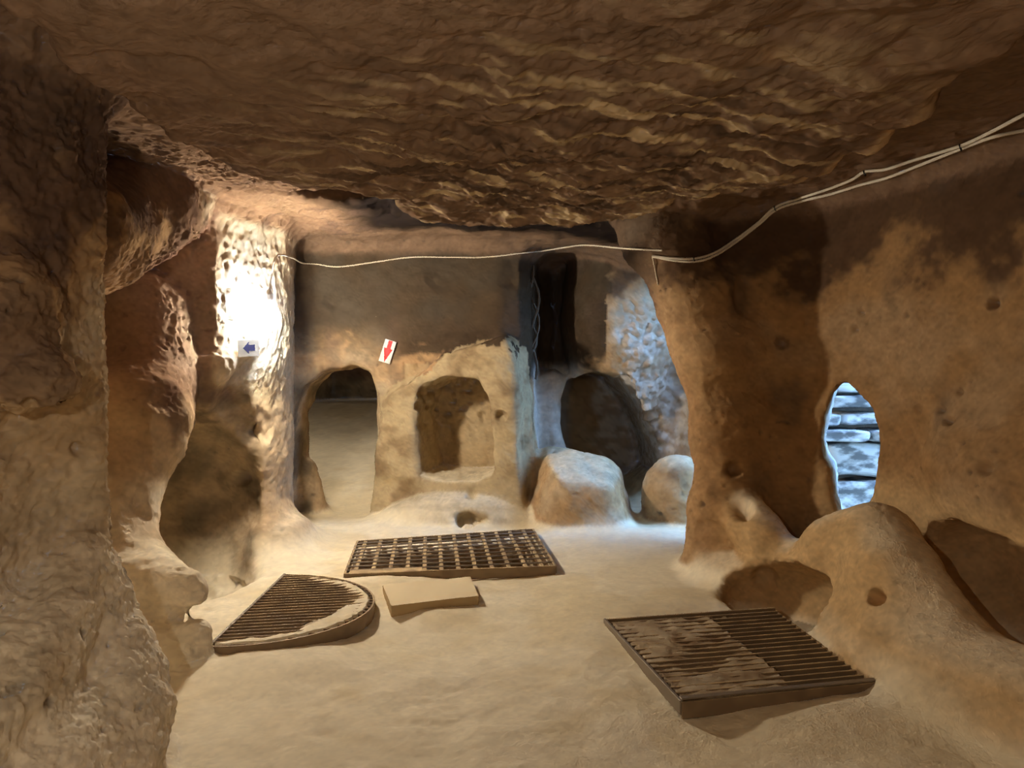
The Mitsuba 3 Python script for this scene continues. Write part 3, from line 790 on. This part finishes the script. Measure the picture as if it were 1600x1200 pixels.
# slab lying between the gratings
tag('stone_slab', 'flat sand-covered stone slab between the half-round and the wide grating', 'slab')
slab_poly = [at(598, 918, 4.83)[:2], at(735, 906, 4.99)[:2], at(752, 946, 4.45)[:2], at(615, 956, 4.36)[:2]]
slab = trimesh.creation.extrude_polygon(__import__('shapely').Polygon([(-0.815, 4.83), (-0.27, 5.0), (-0.20, 4.60), (-0.695, 4.42)]).buffer(-0.012).buffer(0.012), 0.07)
slab = slab.subdivide().subdivide()
slab.vertices[:, 2] += 0.008 + 0.006 * (meshkit.noise(slab.vertices * [9, 9, 0]) - 0.5)
scene['slab_bsdf'] = {'type': 'twosided', 'n': {'type': 'diffuse', 'reflectance': mikit.proc(lambda p, n, uv: mikit.mix([float(q) for q in lin(176, 152, 114)], [float(q) for q in lin(224, 206, 170)], mikit.smoothstep(0.2, 0.7, n.z + 0.6 * (mikit.fbm(p.x * 14, p.y * 14, p.z * 14, 3) - 0.5))))}}
put('stone_slab', slab, 'slab_bsdf')

# ---------------------------------------------------------------- lamp, its cable, the cable pair along the vault
tag('wall_lamp', 'glowing white bulb lamp on the rock corner at the left', 'lamp')
globe = trimesh.creation.uv_sphere(0.07, count=[20, 32])
globe.vertices *= [1, 1, 1.25]
zz = globe.vertices[:, 2]
globe.vertices[:, :2] *= (1 - 0.35 * sst(0.0, 0.075, zz))[:, None]
globe.apply_translation(LAMP)
globe_area = globe.area
put('wall_lamp__bulb', globe, diffuse((0.8, 0.8, 0.8)), True)
scene['wall_lamp__bulb']['emitter'] = {'type': 'area', 'radiance': {'type': 'rgb', 'value': [float(v) for v in LAMP_COLOR * LAMP_POWER / (math.pi * globe_area)]}}
sock = trimesh.creation.revolve([(0, 0), (0.026, 0), (0.030, 0.01), (0.030, 0.05), (0.022, 0.06), (0.014, 0.085), (0, 0.085)], sections=24)
sock.apply_translation(LAMP + [0, 0, 0.078])
put('wall_lamp__socket', sock, 'plate_bsdf', 30)
wp, wn = surf(405, 440)
put('wall_lamp__bracket', tube(spline([LAMP + [0, 0, 0.13], LAMP + [-0.06, 0.05, 0.13], LAMP + [-0.22, 0.12, 0.12]], 6), 0.006), 'plate_bsdf', 40)


def run(pts, r, lift=0.012, n=8, off=0.0):
    P = []
    for px, py in pts:
        p, nn = surf(px, py)
        P.append(p + nn * lift)
    return P, tube(spline(P, n), r, 8)


def clip_at(key, p, r):
    m = trimesh.creation.torus(r, 0.0035, major_sections=16, minor_sections=6)
    m.apply_transform(trimesh.geometry.align_vectors([0, 0, 1], [0.6, -0.5, 0.2]))
    m.apply_translation(p)
    put(key, m, 'clip_bsdf', 40)


top = LAMP + [0, 0, 0.15]
P, _ = run([(470, 411), (495, 413), (530, 417), (590, 409), (642, 402), (700, 402), (740, 402), (765, 401), (785, 399), (805, 396), (825, 393), (850, 390), (880, 385), (915, 381), (975, 387), (1035, 391)], 0.006)
P = [top, top + [0.02, 0.0, 0.12], top + [0.05, 0.02, 0.26], 0.5 * (top + [0.06, 0.03, 0.30]) + 0.5 * P[0]] + P
put('lamp_cable', tube(spline(P, 8), 0.0065), 'cable_bsdf', 40)
tag('lamp_cable', 'thin white cable running from the bulb along the back edge of the vault', 'cable')
pts_a = [(1020, 399), (1050, 403), (1085, 405), (1115, 396), (1150, 375), (1185, 348), (1212, 322), (1250, 308), (1290, 294), (1330, 278), (1352, 265), (1385, 261), (1430, 246), (1500, 224), (1550, 201), (1602, 173), (1660, 145)]
pts_b = [(1022, 400), (1055, 407), (1090, 409), (1118, 399), (1152, 378), (1187, 350), (1214, 326), (1252, 313), (1300, 300), (1345, 286), (1385, 275), (1430, 258), (1500, 229), (1550, 210), (1602, 199), (1660, 185)]
PA, ma = run(pts_a, 0.0085, 0.014)
PB, mb = run(pts_b, 0.0085, 0.014)
put('vault_cable', ma, 'cable_bsdf', 40)
put('vault_cable', mb, 'cable_bsdf', 40)
tag('vault_cable', 'upper of the two off-white cables along the right edge of the vault', 'cable', 'cable pair under the vault')
tag('vault_cable_001', 'lower of the two off-white cables along the right edge of the vault', 'cable', 'cable pair under the vault')
for i in (2, 6, 10, 13):
    clip_at('vault_cable__clip', PA[i] - [0, 0, 0.008], 0.016)
pw, nw = surf(1020, 400)
wire = [pw + nw * 0.012] + [surf(px, py)[0] + surf(px, py)[1] * 0.008 for px, py in ((1024, 420), (1029, 445))]
put('drop_wire', tube(spline(wire, 8), 0.004), 'cable_bsdf', 40)
tag('drop_wire', 'thin loose wire hanging from the cable joint at the top of the pillar', 'wire')

# ---------------------------------------------------------------- signs
def sign(key, corners, arrow, bsdf, lift, turn=0.0):
    """thin plate facing the room with a raised printed arrow; arrow in units of the plate (0..1 across, 0..1 down)"""
    c = np.mean(corners, 0)
    p, n = surf(*c)
    D = p[1] - lift
    tl, tr, br, bl = (at(*q, D + e) for q, e in zip(corners, (-turn, turn, turn, -turn)))
    u, v = tr - tl, bl - tl
    W, Hh = np.linalg.norm(u), np.linalg.norm(v)
    u, v = u / W, v / Hh
    v = v - (v @ u) * u; v /= np.linalg.norm(v)
    nrm = np.cross(u, v)
    nrm = nrm if nrm[1] < 0 else -nrm
    o = (tl + br) / 2
    uz = np.cross(u, -v)
    put(key + '__plate', placed(bevel_box(W, Hh, 0.006, 0.001), o, u, -v, uz), 'plate_bsdf')
    import shapely
    poly = shapely.Polygon([((a - 0.5) * W, (0.5 - b) * Hh) for a, b in arrow])
    m = trimesh.creation.extrude_polygon(poly, 0.0015, engine='earcut')
    m = placed(m, o + nrm * 0.003, u, -v, uz)
    put(key + '__arrow', m, bsdf)
    st = trimesh.creation.cylinder(0.006, lift + 0.03, sections=10)
    st.apply_transform(trimesh.geometry.align_vectors([0, 0, 1], [0, 1, 0]))
    st.apply_translation(o + [0, (lift + 0.03) / 2 + 0.001, 0])
    put(key + '__peg', st, 'clip_bsdf')


sign('arrow_sign', [(602.7, 529.3), (620, 534.8), (608.3, 569), (590.7, 563.3)],
     [(0.34, 0.02), (0.68, 0.02), (0.68, 0.36), (0.88, 0.38), (0.50, 0.97), (0.12, 0.38), (0.34, 0.36)], 'red_bsdf', 0.02)
tag('arrow_sign', 'tilted white sign with a red arrow pointing down, above the doorway', 'sign')
tag('arrow_sign__arrow', 'red arrow pointing down')
sign('direction_sign', [(372, 531), (404, 530), (404, 556), (372, 558)],
     [(0.22, 0.5), (0.50, 0.15), (0.50, 0.32), (0.80, 0.32), (0.80, 0.68), (0.50, 0.68), (0.50, 0.85)], 'navy_bsdf', 0.035, 0.085)
tag('direction_sign', 'small white sign with a navy arrow pointing left, under the bulb lamp', 'sign')
tag('direction_sign__arrow', 'navy arrow pointing left')

# ---------------------------------------------------------------- strands hanging in the dark gap right of the carved block
tag('hanging_strands', 'tangled dark strands hanging from the vault above the blue-lit rock rib', 'rope')
for k in range(3):
    zs = np.linspace(2.40, 1.30, 40)
    ph = k * 2.1
    P = np.stack([0.20 + 0.035 * np.cos(zs * 9 + ph) + 0.03 * np.sin(zs * 4 + k), 7.42 + 0.03 * np.sin(zs * 9 + ph), zs], 1)
    P[:, 0] -= 0.10 * sst(1.75, 1.3, zs) * (k - 0.3)
    put('hanging_strands__strand', tube(P, 0.010 + 0.006 * np.sin(np.arange(40) * 0.9 + k) ** 2, 6), 'strand_bsdf', 40)

# ---------------------------------------------------------------- dry-stone wall in the open court, seen through the oval window
def stone(w, d, h, seed):
    m = trimesh.creation.icosphere(3)
    v = m.vertices
    v = np.sign(v) * np.abs(v) ** 0.3
    v *= np.array([w, d, h]) / 2
    v = v * (1 + 0.55 * (meshkit.fbm(v / np.array([0.25, 0.25, 0.12]) + seed * 7.3, 3, seed)[:, None] - 0.5))
    m.vertices = v
    return m


scene['stone_bsdf'] = {'type': 'twosided', 'n': {'type': 'diffuse', 'reflectance': mikit.proc(lambda p, n, uv: mikit.mix([float(q) for q in lin(112, 110, 108)], [float(q) for q in lin(206, 203, 198)], mikit.smoothstep(0.3, 0.6, mikit.fbm(p.x * 9, p.y * 9, p.z * 14, 4))))}}
tag('dry_stone_wall', 'daylit pale dry-stone wall of stacked slabs seen through the oval window', 'stone wall')
for r, (z0, z1, wide, dy) in enumerate([(0.02, 0.42, 0.9, 0.0), (0.45, 0.76, 0.95, 0.03), (0.775, 0.885, 0.62, -0.05), (0.915, 1.03, 0.40, 0.02), (1.06, 1.185, 0.50, 0.04), (1.205, 1.295, 0.42, 0.0), (1.32, 1.50, 0.7, 0.04), (1.52, 1.75, 0.6, 0.05)]):
    x = 2.38 + 0.17 * (r * 5 % 3)
    while x < 4.5:
        w = wide * rng.uniform(0.8, 1.25)
        m = stone(w - 0.01, 0.40, (z1 - z0) * rng.uniform(0.86, 1.02), int(rng.integers(1, 60)))
        m.apply_transform(trimesh.transformations.rotation_matrix(rng.uniform(-0.045, 0.045), [0, 1, 0]))
        m.apply_translation([x + w / 2, 6.80 + dy + rng.uniform(-0.04, 0.04), (z0 + z1) / 2])
        put('dry_stone_wall__stone', m, 'stone_bsdf', True)
        x += w
